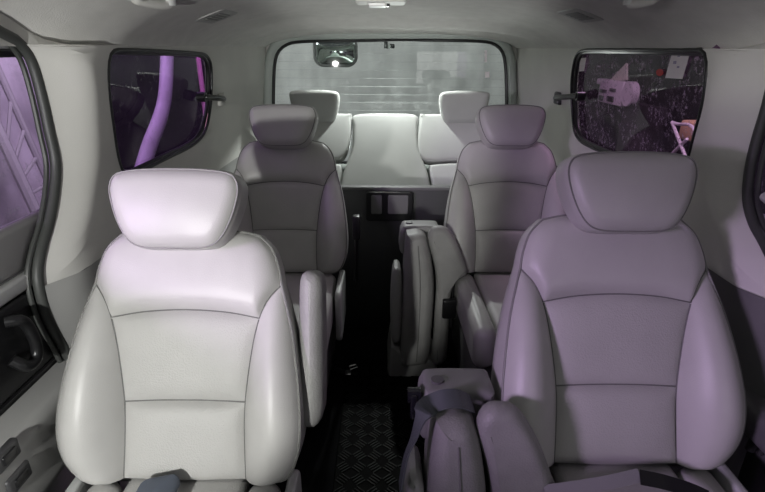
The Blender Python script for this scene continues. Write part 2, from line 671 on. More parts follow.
# side rear windows: gasket, pane, latch
for s, nm in ((-1, 'window_1'), (1, 'window_2')):
    P = WIN[s]
    area = sum(P[i].x * P[(i + 1) % 96].y - P[(i + 1) % 96].x * P[i].y for i in range(96))
    P = P if area > 0 else P[::-1]
    g1 = tube([Vector((wallx(s, p.x, p.y) + s * .002, p.x, p.y)) for p in P], 0.006, 10, True)
    g2 = tube([Vector((wallx(s, p.x, p.y) + s * .016, p.x, p.y)) for p in inset2(P, 0.006)], 0.008, 8, True)
    w = struct(obj(nm, join(g1, g2), BLK))
    c = sum(P, Vector((0, 0))) / 96
    loop = inset2(P, -0.02)
    V, Fc = [], []
    nr = 8
    for p in loop:
        for j in range(nr + 1):
            q = c.lerp(p, j / nr)
            V.append(Vector((wallx(s, q.x, q.y) + s * .026, q.x, q.y)))
    for i in range(96):
        for j in range(nr):
            a, b = i * (nr + 1) + j, ((i + 1) % 96) * (nr + 1) + j
            Fc.append([a, b, b + 1, a + 1])
    obj('pane', (V, Fc), GL_L if s < 0 else GL_R, w)
    # pop-out latch: pivot block on the trim and an arm to the glass
    if s < 0:
        A, B, Cc = onwall(s, 221, 99), onwall(s, 209, 98), onwall(s, 202, 97)
    else:
        A, B, Cc = onwall(s, 558, 98), onwall(s, 572, 97), onwall(s, 580, 96)
    inn = Vector((-s, 0, 0))
    lt = obj('latch', join(tube([A + inn * .012, A.lerp(B, .5) + inn * .034, B + inn * .03, Cc + inn * .012, Cc - inn * .02], 0.012, 10),
                           tube([Cc - inn * .016, Cc + inn * .016], 0.020, 12)), BLK, w)
    obj('latch_plate', box(A + Vector((-.012, -.045, -.028)), A + Vector((.012, .03, .028)), .008), TRIM if s < 0 else DPLAS, lt)

# ------------------------------------------------------------------ front doors
for s, nm in ((-1, 'door_1'), (1, 'door_2')):
    xo = s * 0.885
    xi = s * 0.862
    Y0, Y1 = -0.50, 1.45
    zsill = 0.945
    belt = box((xo - .02, Y0, 0.84), (xo + .02, Y1, zsill), .012)
    card = box((xo - .025, Y0, 0.10), (xo + .02, Y1, 0.845), .01)
    head = box((xo - .02, Y0, 1.312), (xo + .02, Y1, 1.42), .006)
    door = struct(obj(nm, join(card), MPLAS, smooth=True))
    obj('window_sill', belt, GPLAS, door)
    obj('header', head, WHITEW, door)
    xin = xo - s * .025
    obj('trim_strip', box((xin - .012, Y0, 0.805), (xin + .012, Y1 - .05, 0.84), .008), SPLAS, door)
    obj('window_channel', box((xo - .022, Y0, 1.296), (xo + .022, Y1, 1.313), .003), BLK, door)
    obj('pane', ([(xo, Y0, zsill - .01), (xo, Y1, zsill - .01), (xo, Y1, 1.30), (xo, Y0, 1.30)], [[0, 1, 2, 3]]), GL_DOOR, door, smooth=False)
    # recess plate and pull handle
    if s < 0:
        obj('handle_recess', box((xin - .006, .80, 0.60), (xin + .004, 1.22, 0.80), .012), BLK, door)
        hp = [(13, 322), (18, 320), (26, 324), (33, 336), (37, 350), (35, 361), (26, 366), (20, 360)]
        hpts = [atX(px, py, xin + .03) for px, py in hp]
        hpts[0] = hpts[0] + Vector((-.018, 0, 0))
        hpts[-1] = hpts[-1] + Vector((-.018, 0, 0))
        obj('handle', tube(cat(hpts, 30), 0.013, 12, flat=(0.013, 0.012), up=(1, 0, 0)), BLK, door)
        arm = puff(rrect(0.3, 0.40, 1.30, 0.585, .03), 0, .085, .028, lambda a, b, c: Vector((xin - s * c, a, b)), r2=.004)
        arest = obj('armrest', arm, GPLAS, door)
        obj('lower_panel', puff(rrect(.3, .14, 1.34, .49, .04), 0, .05, .02, lambda a, b, c: Vector((xin - s * c, a, b)), r2=.004), SPLAS, door)
        for px, py, sx, sy in ((6, 456, .022, .050), (18, 478, .022, .05)):
            p = atX(px, py, -.775)
            sw = obj('switch', box((-.785, p.y - .032, p.z - .020), (-.768, p.y + .032, p.z + .020), .006), DPLAS, door)
            obj('rocker', box((-.772, p.y - .018, p.z - .010), (-.764, p.y + .018, p.z + .010), .003), BLK, sw)
    else:
        p = atX(763, 205, xin - .02)
        obj('handle', tube([p + Vector((.03, -.10, -.02)), p + Vector((0, -.08, 0)), p + Vector((0, .0, .02)), p + Vector((.03, .02, .02))], .012, 10), SPLAS, door)
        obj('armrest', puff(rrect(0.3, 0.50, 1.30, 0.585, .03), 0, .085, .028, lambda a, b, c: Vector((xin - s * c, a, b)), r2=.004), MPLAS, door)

# body filler above the doors, so that light only comes in through the panes
for s, nm in ((-1, 'trim_6'), (1, 'trim_7')):
    struct(obj(nm, box((s * .84 if s > 0 else -.93, .15, 1.40), (.93 if s > 0 else -.84, 1.40, 1.48)), TRIM, smooth=False))

# ------------------------------------------------------------------ captain seats
LEAN = R(21)
ZB = 0.46


def sm(p, dz=0.0):
    """seat-back coordinates (s across, t up the back, n out of it) to seat-local metres"""
    s_, t, n = p
    return Vector((s_, t * math.sin(LEAN) - n * math.cos(LEAN), ZB + t * math.cos(LEAN) + n * math.sin(LEAN)))


def pol(P, n=40):
    return cat(P, n)


def mx(L):
    return [Vector((-p.x, p.y, p.z)) for p in L]


TIP = (.208, .425, -.026)
IN = pol([(.135, -.002, -.006), (.132, .08, -.006), (.133, .168, -.006), (.147, .28, -.006), (.163, .353, -.007), (.182, .395, -.013), TIP])
INLOW = [p for p in IN if p.y <= .172]
OUT = pol([(.190, -.012, -.012), (.228, .006, .004), (.252, .06, .022), (.259, .13, .028), (.252, .22, .018), (.236, .32, -.002), (.218, .39, -.018), TIP])
SHO = pol([TIP, (.200, .465, -.030), (.184, .505, -.033), (.155, .535, -.036)], 20)
TOP = pol([(-.155, .535, -.036), (-.10, .545, -.034), (0, .549, -.034), (.10, .545, -.034), (.155, .535, -.036)], 30)
USEAM = pol([(-.163, .353, -.007), (-.09, .366, -.007), (0, .371, -.007), (.09, .366, -.007), (.163, .353, -.007)], 30)
LSEAM = pol([(-.133, .168, -.006), (-.07, .171, -.006), (0, .172, -.006), (.07, .171, -.006), (.133, .168, -.006)], 30)
BSEAM = pol([(-.135, -.002, -.006), (0, -.006, -.006), (.135, -.002, -.006)], 30)


def cut(L, a, b):
    """piece of curve L between heights a and b, ends included exactly"""
    out = []
    for p, q in zip(L, L[1:]):
        for h in (a, b):
            if (p.y - h) * (q.y - h) < 0:
                out.append(p.lerp(q, (h - p.y) / (q.y - p.y)))
        if a <= q.y <= b:
            out.append(q)
    if a <= L[0].y <= b:
        out.insert(0, L[0])
    out.sort(key=lambda p: p.y)
    return out


IN_MID = cut(IN, .168, .353)
IN_UP = cut(IN, .353, .4251)
IN_LO = cut(IN, -.01, .168)


def pil(h, k=4):
    return lambda u, v: h * (1 - abs(2 * u - 1) ** k) ** .6 * (1 - abs(2 * v - 1) ** k) ** .6


def bol(u, v):
    A = 0.022 + 0.034 * math.sin(PI * min(1, .18 + .9 * v)) if v < 0.9 else (0.022 + 0.034 * math.sin(PI * .99)) * (1 - ((v - .9) / .1) ** 2)
    A = A * (1 - v ** 6)
    return A * (math.sin(PI * u) ** .75) * min(1, (v + .02) / .06) ** .5


def yok(u, v):
    return 0.030 * (1 - abs(2 * u - 1) ** 7) ** .6 * (1 - (1 - v) ** 10) * (1 - v ** 7) ** .6


OUTLINE = [p for p in OUT] + SHO[1:] + TOP[::-1][1:-1] + mx(SHO)[::-1] + mx(OUT)[::-1][1:]
HEAD = [(0, .502), (.055, .503), (.085, .510), (.106, .528), (.124, .560), (.137, .598), (.142, .630), (.136, .653), (.118, .667), (.07, .674), (0, .676)]


def make_seat(armrest):
    root = empty('captain_seat')
    mp = lambda P: [sm(p) for p in P]
    bt = IN_UP
    bottom = mx(IN_UP)[::-1] + USEAM[1:-1] + IN_UP
    v, f = coons(bottom, TOP, mx(SHO), SHO, 56, 22, yok)
    obj('shoulder_panel', (mp(v), f), LEA, root, sharp=60)
    v, f = coons(LSEAM, USEAM, mx(IN_MID), IN_MID, 30, 22, pil(.016))
    obj('centre_panel', (mp(v), f), LEAP, root, sharp=60)
    v, f = coons(BSEAM, LSEAM, mx(IN_LO), IN_LO, 30, 20, pil(.022))
    obj('lumbar_panel', (mp(v), f), LEAP, root, sharp=60)
    bb = [IN[0], OUT[0]]
    v, f = coons(bb, [IN[-1], OUT[-1]], IN, OUT, 18, 44, bol)
    obj('side_bolster', (mp(v), f), LEA, root, sharp=60)
    obj('side_bolster', (mp(mx(v)), f), LEA, root, sharp=60)
    sh = [o for o in bpy.data.objects if o.parent == root]
    up_ = lambda L: [p + Vector((0, 0, .0012)) for p in L]
    obj('seam', tube(mp(up_(bottom)), .0017, 6), SEAMD, sh[0])
    obj('seam', tube(mp(up_(LSEAM)), .0016, 6), SEAMD, sh[1])
    for q in (IN, mx(IN)):
        obj('seam', tube(mp(up_([p for p in q if p.y < .356])), .0017, 6), SEAMD, [o for o in sh if o.name.startswith('side_bolster')][0 if q is IN else 1])
    # back cover: flank round the edge and the closed rear
    k = len(OUTLINE)
    rings = []
    ol2 = [Vector((p.x, p.y)) for p in OUTLINE]
    for off, fn in ((0, lambda p: p.z), (-.002, lambda p: p.z - .012), (-.001, lambda p: min(p.z, 0) * .3 - .06), (.002, lambda p: -.095), (.03, lambda p: -.115)):
        rings.append([Vector((q.x, q.y, fn(p))) for p, q in zip(OUTLINE, inset2(ol2, off))])
    V = [p for r in rings for p in r]
    Fc = [[j * k + i, j * k + (i + 1) % k, (j + 1) * k + (i + 1) % k, (j + 1) * k + i] for j in range(4) for i in range(k)]
    Fc.append([4 * k + i for i in range(k)])
    obj('back_cover', (mp(V), Fc), LEA, root, sharp=50)
    pip = [p + Vector((0, 0, .002)) for p in OUTLINE]
    obj('piping', tube(mp(pip), .0028, 6), SEAM, root)
    # headrest: pad, piping and two posts
    HL = [Vector((p.x * .97, p.y)) for p in cat(mir(HEAD), 90, True)]
    hmp = lambda a, b, c: sm((a, b, c))
    hd = obj('headrest', puff(HL, -.045, .068, .030, hmp, dome=.016, r2=.045, seg=7), LEA, root, sharp=70)
    pl = [sm((p.x, p.y, .058)) for p in inset2(HL, .005)]
    obj('piping', tube(pl, .0018, 6, True), SEAM, hd)
    for sx in (-1, 1):
        obj('headrest_post', join(tube([sm((sx * .075, .46, -.03)), sm((sx * .075, .56, -.005))], .006, 10),
                                  tube([sm((sx * .075, .530, -.012)), sm((sx * .075, .556, -.007))], .013, 12)), CHROME, root)
    # cushion
    def cmp_(zoff):
        return lambda a, b, c: Vector((a, b, .30 + c + .06 * max(0, -b) * .6))
    cpad = rrect(-.135, -.50, .135, .05, .035)
    obj('cushion', puff(cpad, 0, .145, .022, cmp_(0), dome=.012), LEAP, root, sharp=60)
    for sx in (-1, 1):
        a, b = sorted((sx * .138, sx * .215))
        obj('cushion_bolster', puff(rrect(a, -.49, b, .02, .036), 0, .150, .030, cmp_(0), dome=.006), LEA, root, sharp=60)
    obj('seat_base', join(box((-.17, -.40, 0), (.17, .10, .07), .02), box((-.195, -.46, .06), (.195, .12, .31), .03)), MPLAS, root)
    for sx in (-1, 1):
        a, b = sorted((sx * .225, sx * .248))
        obj('side_cover', puff(rrect(-.20, .24, .05, .455, .03), a, b, .008, lambda p, q, c: Vector((c, p, q))), SPLAS, root)
    if armrest:
        ax = .272
        P = cat([(-.032, .02), (.0, -.005), (.026, .02), (.030, .10), (.028, .27), (.024, .335), (.0, .350), (-.024, .335), (-.027, .23), (-.028, .10)], 60, True)
        ar = obj('armrest', puff(P, -.075, .040, .028, lambda a, b, c: sm((a + ax, b + .105, c - .055)), dome=.008, r2=.03), FOLDL, root, sharp=60)  # darker leather puts the raised armrest's shade into its colour
        obj('pivot', tube([sm((.235, .13, -.07)), sm((ax - .01, .13, -.07))], .022, 14), DPLAS, ar)
    return root


def copy_tree(o, parent=None, skip=()):
    c = o.copy()
    COL.objects.link(c)
    c.parent = parent
    for ch in [x for x in bpy.data.objects if x.parent == o]:
        if ch.name.split('.')[0] in skip:
            continue
        copy_tree(ch, c)
    return c


def lift(root, dz):
    for ch in [x for x in bpy.data.objects if x.parent == root]:
        if ch.name.split('.')[0] == 'side_cover' and root in (s2, s4) and ch.bound_box[0][0] < 0:
            bpy.data.objects.remove(ch)
            continue
        if ch.name.split('.')[0] == 'seat_base':
            ch.scale.z = (.31 + dz) / .31
        else:
            ch.location.z += dz


G = 'grey leather captain seats'
s1 = make_seat(True)
s2 = copy_tree(s1, skip=('armrest',))
s3 = copy_tree(s1, skip=('armrest',))
s4 = copy_tree(s1, skip=('armrest',))
s1.location = (-.478, .832, 0)
s2.location = (.471, .846, 0)
s3.location = (-.45, 1.885, 0)
s4.location = (.472, 1.885, 0)
lift(s1, -.022)
lift(s2, .016)
lift(s4, .004)
tag(s1, 'brightly lit grey leather front seat with a raised armrest, beside the open purple door window', 'car seat', G)
tag(s2, 'shaded front seat with mauve sheen, beside the folded seat wrapped in a black belt', 'car seat', G)
tag(s3, 'dark grey second-row seat directly behind the brightly lit front seat', 'car seat', G)
tag(s4, 'purple-lit second-row seat behind the shaded front seat, beside a black-buckled folded seat', 'car seat', G)
# buckle stalk on the aisle flank of the second-row seat
bs = obj('buckle', join(box((.285, -.01, .60), (.315, .03, .70), .006), tube([(.30, .01, .61), (.29, .03, .40)], .008, 8)), BLK, s3)


# ------------------------------------------------------------------ folded middle seats
def make_fold():
    root = empty('folded_middle_seat')
    LF = R(5)
    # a across, b up the slab, c backwards (c=0 is the face nearest the viewer)
    def mp(a, b, c):
        return Vector((a, b * math.sin(LF) - c * math.cos(LF), .072 + b * math.cos(LF) + c * math.sin(LF)))
    A = cat([(.002, .02), (.030, -.005), (.085, .0), (.118, .02), (.128, .16), (.131, .36), (.112, .50), (.092, .562), (.068, .578), (.034, .576), (.014, .55), (.004, .30)], 70, True)
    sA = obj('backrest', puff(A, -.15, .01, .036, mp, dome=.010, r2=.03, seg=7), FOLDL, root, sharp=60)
    obj('piping', tube([mp(p.x, p.y, .0105 + .0098 * (1 - ((p.y - .286) / .292) ** 2)) for p in cat([(.066, .03), (.072, .2), (.072, .38), (.060, .535)], 24)], .0024, 6), SEAMD, sA)
    B = cat([(.136, .03), (.150, .0), (.175, .005), (.196, .04), (.200, .20), (.203, .33), (.222, .378), (.262, .408), (.258, .445), (.222, .530), (.182, .592), (.152, .606), (.116, .600), (.100, .555), (.126, .46), (.140, .37), (.138, .20)], 90, True)
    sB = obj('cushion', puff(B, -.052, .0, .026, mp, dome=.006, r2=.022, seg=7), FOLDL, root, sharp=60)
    obj('piping', tube([mp(p.x, p.y, -.001) for p in cat([(.154, .03), (.156, .2), (.160, .38), (.142, .49), (.124, .55)], 24)], .0024, 6), SEAMD, sB)
    # plastic cap across the top, behind the slabs
    cap = cat([(.0, .47), (.09, .47), (.152, .47), (.153, .54), (.150, .575), (.138, .588), (.02, .588), (.002, .576), (-.006, .55)], 60, True)
    cp = obj('cap', puff(cap, -.20, -.09, .016, mp, r2=.016), mat('fold_plastic', (0.25, 0.25, 0.245), 0.5, bump=.1, scale=600), root)
    top = mp(.032, .588, -.135)
    obj('button', tube([top + Vector((0, 0, -.004)), top + Vector((0, 0, .006))], .014, 16), MPLAS, cp)
    # shell on the aisle side
    S = cat([(-.038, .12), (-.02, .10), (.0, .12), (.004, .25), (.0, .40), (-.018, .435), (-.036, .41), (-.044, .26)], 50, True)
    obj('side_shell', puff(S, -.14, -.01, .016, mp, dome=.004, r2=.02), GPLAS, root)
    # floor bracket
    base = cat([(-.045, -.10), (.06, -.10), (.14, -.085), (.16, -.06), (.15, -.03), (.10, .0), (.03, .01), (-.03, .06), (-.045, .02)], 60, True)
    obj('floor_bracket', puff([Vector((p.x, p.y + .10)) for p in base], -.22, .0, .014, lambda a, b, c: Vector((a, -c + .02, b)), r2=.01), GPLAS, root)
    return root


f2 = make_fold()
f2.location = (.033, 1.772, 0)
f1 = copy_tree(f2)
f1.location = (.044, .718, 0)
GF = 'folded middle seats'
tag(f1, 'folded grey middle seat with round-button cap and belt strap, beside the shaded front seat', 'folded seat', GF)
tag(f2, 'folded upright middle seat on a plastic floor bracket, beside the purple-lit second-row seat', 'folded seat', GF)
bk = obj('buckle', box((.180, -.015, .20), (.236, .012, .285), .008), BLK, f2)
bk.location = (-.015, .015, .10)

# belt wrapped over the front folded seat
def wp(px, py, z):
    return atZ(px, py, z)


sb = empty('seat_belt', (0, 0, 0))
path = cat([atY(400, 488, .76), atY(406, 458, .77), atY(414, 436, .78), atY(422, 414, .79), wp(432, 404, .654), wp(446, 399, .666), wp(460, 399, .662), wp(472, 404, .640)], 40)
sbc = path[20].copy()
sb.location = sbc
tr = Matrix.Translation(-sbc)
sidev = [Vector((.1, -.75, -.45)) for _ in range(40)]
obj('webbing', ribbon(path, lambda i: Vector((.15, -.8, -.35)) if i > 24 else Vector((-.1, .78, -.62)).lerp(Vector((-.15, .8, .35)), max(0, (i - 12) / 12)) * -1, 0.042, .003), BELT, sb, M=tr)
kp = wp(415, 395, .63)
obj('latch_knob', join(tube([kp + Vector((-.016, 0, 0)), kp + Vector((.012, 0, 0))], .017, 14), box(kp + Vector((-.010, -.02, -.05)), kp + Vector((.004, .005, .01)), .004)), GLOSSB, sb, M=tr)
tag(sb, 'black webbing belt wrapped over the folded seat beside the shaded front seat', 'seat belt')

# ------------------------------------------------------------------ rear bench
rb = empty('rear_bench', (0.0, 2.63, 0))
BM = Matrix.Translation(-Vector((0, 2.63, 0)))
LB = R(24)


def bmp(a, b, c):
    # b = height along back from z 0.42, c = out of the back
    return Vector((a, 2.525 + b * math.sin(LB) - c * math.cos(LB), .40 + b * math.cos(LB) + c * math.sin(LB)))


TB = .638
cL, cR = -.205, .140
cen = cat([(-.235, .0), (.0, -.005), (.17, .0), (.215, .12), (.200, .30), (.150, .44), (.140, .56), (.135, .630), (.0, .640), (-.20, .630), (-.208, .56), (-.215, .44), (-.262, .30), (-.28, .12)], 90, True)
obj('centre_backrest', puff(cen, -.08, .03, .018, bmp, dome=.004), BENCHL, rb, sharp=60, M=BM)
for sx in (-1, 1):
    x0, x1 = (cR + .004, .60) if sx > 0 else (-.66, cL - .008)
    if sx > 0:
        up_ = [(x0 + .012, .40), (x0 + .01, .62), (x0 + .04, .638), (x1 - .05, .63), (x1, .57), (x1 + .01, .42), (x1, .40), (.35, .385)]
        lo_ = [(.235, .0), (.40, -.005), (x1, .0), (x1 + .02, .2), (x1, .37), (.40, .375), (.23, .365), (.205, .34), (.226, .20)]
    else:
        up_ = [(x1 - .05, .40), (-.35, .385), (x0, .40), (x0 - .01, .42), (x0, .57), (x0 + .05, .63), (x1 - .04, .638), (x1 - .006, .62), (x1 - .010, .50)]
        lo_ = [(-.30, .0), (-.288, .20), (-.268, .34), (-.30, .365), (-.45, .375), (x0, .37), (x0 - .02, .2), (x0, .0), (-.45, -.005)]
    U = cat(up_, 70, True)
    Lw = cat(lo_, 70, True)
    for nm, P in (('shoulder_pad', U), ('seat_back_pad', Lw)):
        ar = sum(P[i].x * P[(i + 1) % 70].y - P[(i + 1) % 70].x * P[i].y for i in range(70))
        obj(nm, puff(P if ar > 0 else P[::-1], -.08, .03, .016, bmp, dome=.008), BENCHL, rb, sharp=60, M=BM)
    hx = (.378 if sx > 0 else -.405)
    # head pads lean forward
    def hmp(a, b, c):
        base = bmp(hx, .59, -.01)
        an = R(-16)
        return base + Vector((a, b * math.sin(an) - c * math.cos(an), b * math.cos(an) + c * -math.sin(an)))
    H = cat(mir([(0, -.005), (.07, -.003), (.098, .012), (.112, .05), (.125, .10), (.130, .150), (.118, .172), (.06, .180), (0, .181)]), 70, True)
    hd = obj('headrest', puff(H, -.05, .06, .035, hmp, dome=.01, r2=.04, seg=6), BENCHL, rb, sharp=70, M=BM)
    for q in (-1, 1):
        obj('headrest_post', tube([bmp(hx + q * .06, .56, -.02), hmp(q * .06, .02, 0)], .006, 8), CHROME, rb, M=BM)
obj('cushion', puff(rrect(-.62, 2.27, .60, 2.60, .05), .24, .44, .04, lambda a, b, c: Vector((a, b, c)), dome=.01), BENCHL, rb, M=BM)
obj('seat_base', box((-.60, 2.30, 0), (.58, 2.58, .26), .02), DPLAS, rb, M=BM)
tag(rb, 'pale grey rear bench with two headrests, brightly lit from above, below the rear window', 'bench seat')

# dark low panel across the cabin in front of the bench
bp = empty('bulkhead_panel', (0, 2.22, 0))
BPM = Matrix.Translation(-Vector((0, 2.22, 0)))
pt = atY(390, 187, 2.22).z
obj('panel', box((-.62, 2.205, 0), (.62, 2.235, pt), .006), DPLAS, bp, M=BPM)
obj('rail', box((-.62, 2.198, pt - .010), (.62, 2.240, pt + .004), .003), MPLAS, bp, M=BPM)
a, b = atY(366, 191, 2.20), atY(412, 220, 2.20)
obj('pocket_frame', puff(rrect(a.x, b.z, b.x, a.z, .012), 2.180, 2.207, .004, lambda p, q, c: Vector((p, 4.387 - c, q))), BLK, bp, M=BPM)
for x0, x1 in ((371, 382), (388, 408)):
    a, b = atY(x0, 195, 2.18), atY(x1, 214, 2.18)
    obj('pocket', puff(rrect(a.x, b.z, b.x, a.z, .008), 2.195, 2.212, .003, lambda p, q, c: Vector((p, 4.387 - c, q))), MPLAS, bp, M=BPM)
tag(bp, 'low black panel with two framed pockets, standing before the rear bench', 'panel')

# ------------------------------------------------------------------ floor mat and buckle on the floor
def mat_mesh():
    parts = [box((-.20, 1.0, 0), (.16, 1.92, .008), .004)]
    Lb = .017
    k = 0
    for iy in range(17):
        for ix in range(7):
            cx, cy = -.172 + ix * .052, 1.03 + iy * .052
            ang = R(38) if (ix + iy) % 2 else R(-38)
            d = Vector((math.cos(ang), math.sin(ang), 0))
            n = Vector((-d.y, d.x, 0))
            for q in range(4):
                c = Vector((cx, cy, .008)) + n * (q - 1.5) * .0105
                pr = [c - d * Lb - n * .0014, c + d * Lb - n * .0014, c + d * Lb + n * .0014, c - d * Lb + n * .0014]
                V = pr + [p + Vector((0, 0, .0035)) for p in pr]
                parts.append((V, [[4, 5, 6, 7], [0, 1, 5, 4], [1, 2, 6, 5], [2, 3, 7, 6], [3, 0, 4, 7]]))
    return join(*parts)


fm = obj('floor_mat', mat_mesh(), MATR, smooth=False)
fm.data.materials.append(MATB)
for p_ in fm.data.polygons:
    if p_.center.z > .0086:
        p_.material_index = 1
tag(recenter(fm), 'black rubber tread-plate mat lying in the aisle between the seats', 'floor mat')

bz = empty('seat_belt_tongue', tuple(atZ(350, 374, .01)))
obj('tongue', join(tube([(.030, .03, .012), (.022, .05, .012), (-.006, .035, .012), (.002, .013, .012)], .005, 8, True), box((-.022, -.022, .004), (.006, .014, .014), .003)), CHROME, bz)
obj('webbing', ribbon(cat([(-.015, -.01, .012), (-.04, .01, .008), (-.07, .03, .006), (-.10, .06, .006)], 20), Vector((.3, .9, 0)), .03, .002), BLK, bz)
tag(bz, 'small silver belt tongue lying on the dark aisle floor', 'seat belt')

# belts across the shaded front seat's cushion
b2 = empty('lap_belt', (.47, .72, .47))
T2 = Matrix.Translation(-Vector((.47, .72, .47)))
cpts = [atZ(px, py, z) for px, py, z in ((545, 492, .50), (575, 488, .505), (610, 482, .51), (640, 475, .512))]
obj('webbing', ribbon(cat(cpts, 24), Vector((0, .8, .45)), .026, .002), BELTG, b2, M=T2)
dpts = [atZ(px, py, z) for px, py, z in ((640, 477, .512), (664, 482, .512), (690, 490, .505), (708, 498, .50))]
obj('webbing', ribbon(cat(dpts, 24), Vector((0, .8, .4)), .03, .002), BLK, b2, M=T2)
tag(b2, 'loose belt webbing lying across the cushion of the shaded front seat', 'seat belt')

# folded dark cloth on the brightly lit seat
p = atZ(155, 489, .47)
cloth = puff(rrect(p.x - .04, p.y - .10, p.x + .045, p.y + .03, .015), .462, .478, .007, lambda a, b, c: Vector((a, b, c + .01 * math.sin(a * 60))), dome=.004)
tag(recenter(obj('cloth', cloth, BLUISH)), 'small folded slate-blue cloth on the cushion of the brightly lit front seat', 'cloth')

# ------------------------------------------------------------------ ceiling things
def onceil(px, py):
    return hit(px, py, lambda q: q.z - ceilz(q.x, q.y), .5)


def cnorm(p):
    e = .01
    gx = (ceilz(p.x + e, p.y) - ceilz(p.x - e, p.y)) / (2 * e)
    gy = (ceilz(p.x, p.y + e) - ceilz(p.x, p.y - e)) / (2 * e)
    return Vector((gx, gy, -1)).normalized()


def frame(p, n, ydir=Vector((0, 1, 0))):
    y = (ydir - n * ydir.dot(n)).normalized()
    x = y.cross(n)
    M = Matrix((x, y, n)).transposed().to_4x4()
    return Matrix.Translation(p) @ M


for px, py, m_, lab in ((217, 16, GPLAS, 'small grey air vent with dark slots above the dim purple rear side window'),
                        (580, 15, GPLAS, 'flat grey air vent above the dusty plum rear side window')):
    p = onceil(px, py)
    M = frame(p, cnorm(p))
    v = empty('ceiling_vent', p)
    dark = px < 300
    ML = Matrix.Translation(-p) @ M
    obj('vent_frame', puff(rrect(-.052, -.09, .052, .09, .015), -.002, .004, .003, lambda a, b, c: Vector((a, b, c))), m_, v, M=ML)
    obj('vent_well', box((-.030, -.055, .0035), (.030, .055, .0048)), BLK if dark else MPLAS, v, M=ML, smooth=False)
    for i in range(4):
        x = -.022 + i * .0147
        obj('vent_slat', box((x - .003, -.055, .0042), (x + .003, .055, .0062), .0008), m_ if dark else MPLAS, v, M=ML)
    tag(v, lab, 'vent', 'ceiling air vents')

p = onceil(381, -1)
dl = empty('dome_lamp', p)
ML = Matrix.Translation(-p) @ frame(p, cnorm(p))
obj('housing', puff(rrect(-.085, -.10, .085, .055, .02), -.002, .016, .006, lambda a, b, c: Vector((a, b, c))), TRIM, dl, M=ML)
obj('lens', puff(rrect(-.02, -.05, .045, .030, .01), .010, .026, .006, lambda a, b, c: Vector((a, b, c))), LENSM, dl, M=ML)
obj('switch', box((-.030, -.02, .012), (-.004, .028, .024), .003), BLK, dl, M=ML)
tag(dl, 'switched-off dome lamp on the headliner ahead of the rear window', 'lamp')

for pa, pb, lab in (((134, -9), (168, -3), 'pale assist handle on the ceiling above the dim purple rear side window'),
                    ((632, -4), (655, -9), 'pale assist handle on the ceiling above the dusty plum rear side window')):
    a, b = onceil(*pa), onceil(*pb)
    if b.y > a.y + .3:
        pass
    c = (a + b) / 2
    g = empty('grab_handle', c)
    n = Vector((0, 0, -1))
    T = Matrix.Translation(-c)
    a2, b2_ = a, b
    obj('grip', tube(cat([a2, a2 + n * .016, a2.lerp(b2_, .5) + n * .020, b2_ + n * .016, b2_], 24), .011, 10), TRIM, g, M=T)
    for q in (a2, b2_):
        obj('mount', tube(cat([q, q + n * .012, q + n * .02], 8), .017, 14), SPLAS, g, M=T)
    tag(g, lab, 'handle', 'ceiling assist handles')

# anchor for an unseen light added above the bench, behind the headliner's cross ridge
lp = Vector((-.02, 2.70, ceilz(-.02, 2.70)))
# ------------------------------------------------------------------ things on and behind the glass
rm = empty('rear_parking_mirror', atY(335, 45, YB + .20))
T = Matrix.Translation(-rm.location)
a, b = atY(313.5, 36, YB + .18), atY(356.5, 66, YB + .18)
loop = rrect(a.x, b.z, b.x, a.z, .055)
obj('mirror_glass', puff(inset2(loop, .008), -.01, .004, .004, lambda p, q, c: Vector((p, YB + .19 - c, q)), dome=.030), MIRR, rm, M=T)
obj('rim', tube([Vector((p.x, YB + .19, p.y)) for p in loop], .008, 8, True), MPLAS, rm, M=T)
c_ = (a + b) / 2
obj('bracket', tube([Vector((c_.x, YB + .20, a.z)), Vector((c_.x, YB + .18, a.z + .06)), Vector((c_.x, YB + .06, a.z + .09))], .012, 10), BLK, rm, M=T)
tag(rm, 'rounded convex mirror hanging behind the top of the rear window', 'mirror')

a, b = atY(384, 40, YB + .06), atY(392, 48.5, YB + .06)
cm = empty('reversing_camera', (a + b) / 2)
T = Matrix.Translation(-cm.location)
obj('bracket', box((a.x, YB + .022, b.z), (lerp(a.x, b.x, .45), YB + .08, a.z), .004), BLK, cm, M=T)
obj('body', box((a.x, YB + .04, b.z), (b.x + .015, YB + .09, lerp(a.z, b.z, .45)), .006), GLOSSB, cm, M=T)
obj('lens', tube([(b.x - .02, YB + .045, lerp(a.z, b.z, .72)), (b.x - .02, YB + .035, lerp(a.z, b.z, .72))], .012, 12), SPLAS, cm, M=T)
tag(cm, 'tiny black camera block at the top middle of the rear window', 'camera')


def sticker(name, pts, m_, label, cat_, mp, group=None, th=.0012):
    P = [mp(*p) for p in pts]
    k = len(P)
    n = (P[1] - P[0]).cross(P[2] - P[0]).normalized() * th
    V = P + [p + n for p in P]
    o = obj(name, (V, [list(range(k)), list(range(k, 2 * k))[::-1]] + [[i, (i + 1) % k, k + (i + 1) % k, k + i] for i in range(k)]), m_, smooth=False)
    recenter(o)
    if label:
        tag(o, label, cat_, group)
    return o


gB = lambda px, py: atY(px, py, YB + .012)
sticker('window_sticker', [(484.5, 50.5), (487, 50), (487, 62), (484.5, 62.5)], WPAPER, 'narrow white sticker high on the rear window edge', 'sticker', gB)
sticker('window_sticker', [(485, 72), (489.5, 71.5), (489.5, 77.5), (485, 78)], WPAPER, 'small square white sticker below the narrow one on the rear window', 'sticker', gB)
gR = lambda px, py: onwall(1, px, py, .020)
lb = empty('window_label', gR(678, 67))
T = Matrix.Translation(-lb.location)


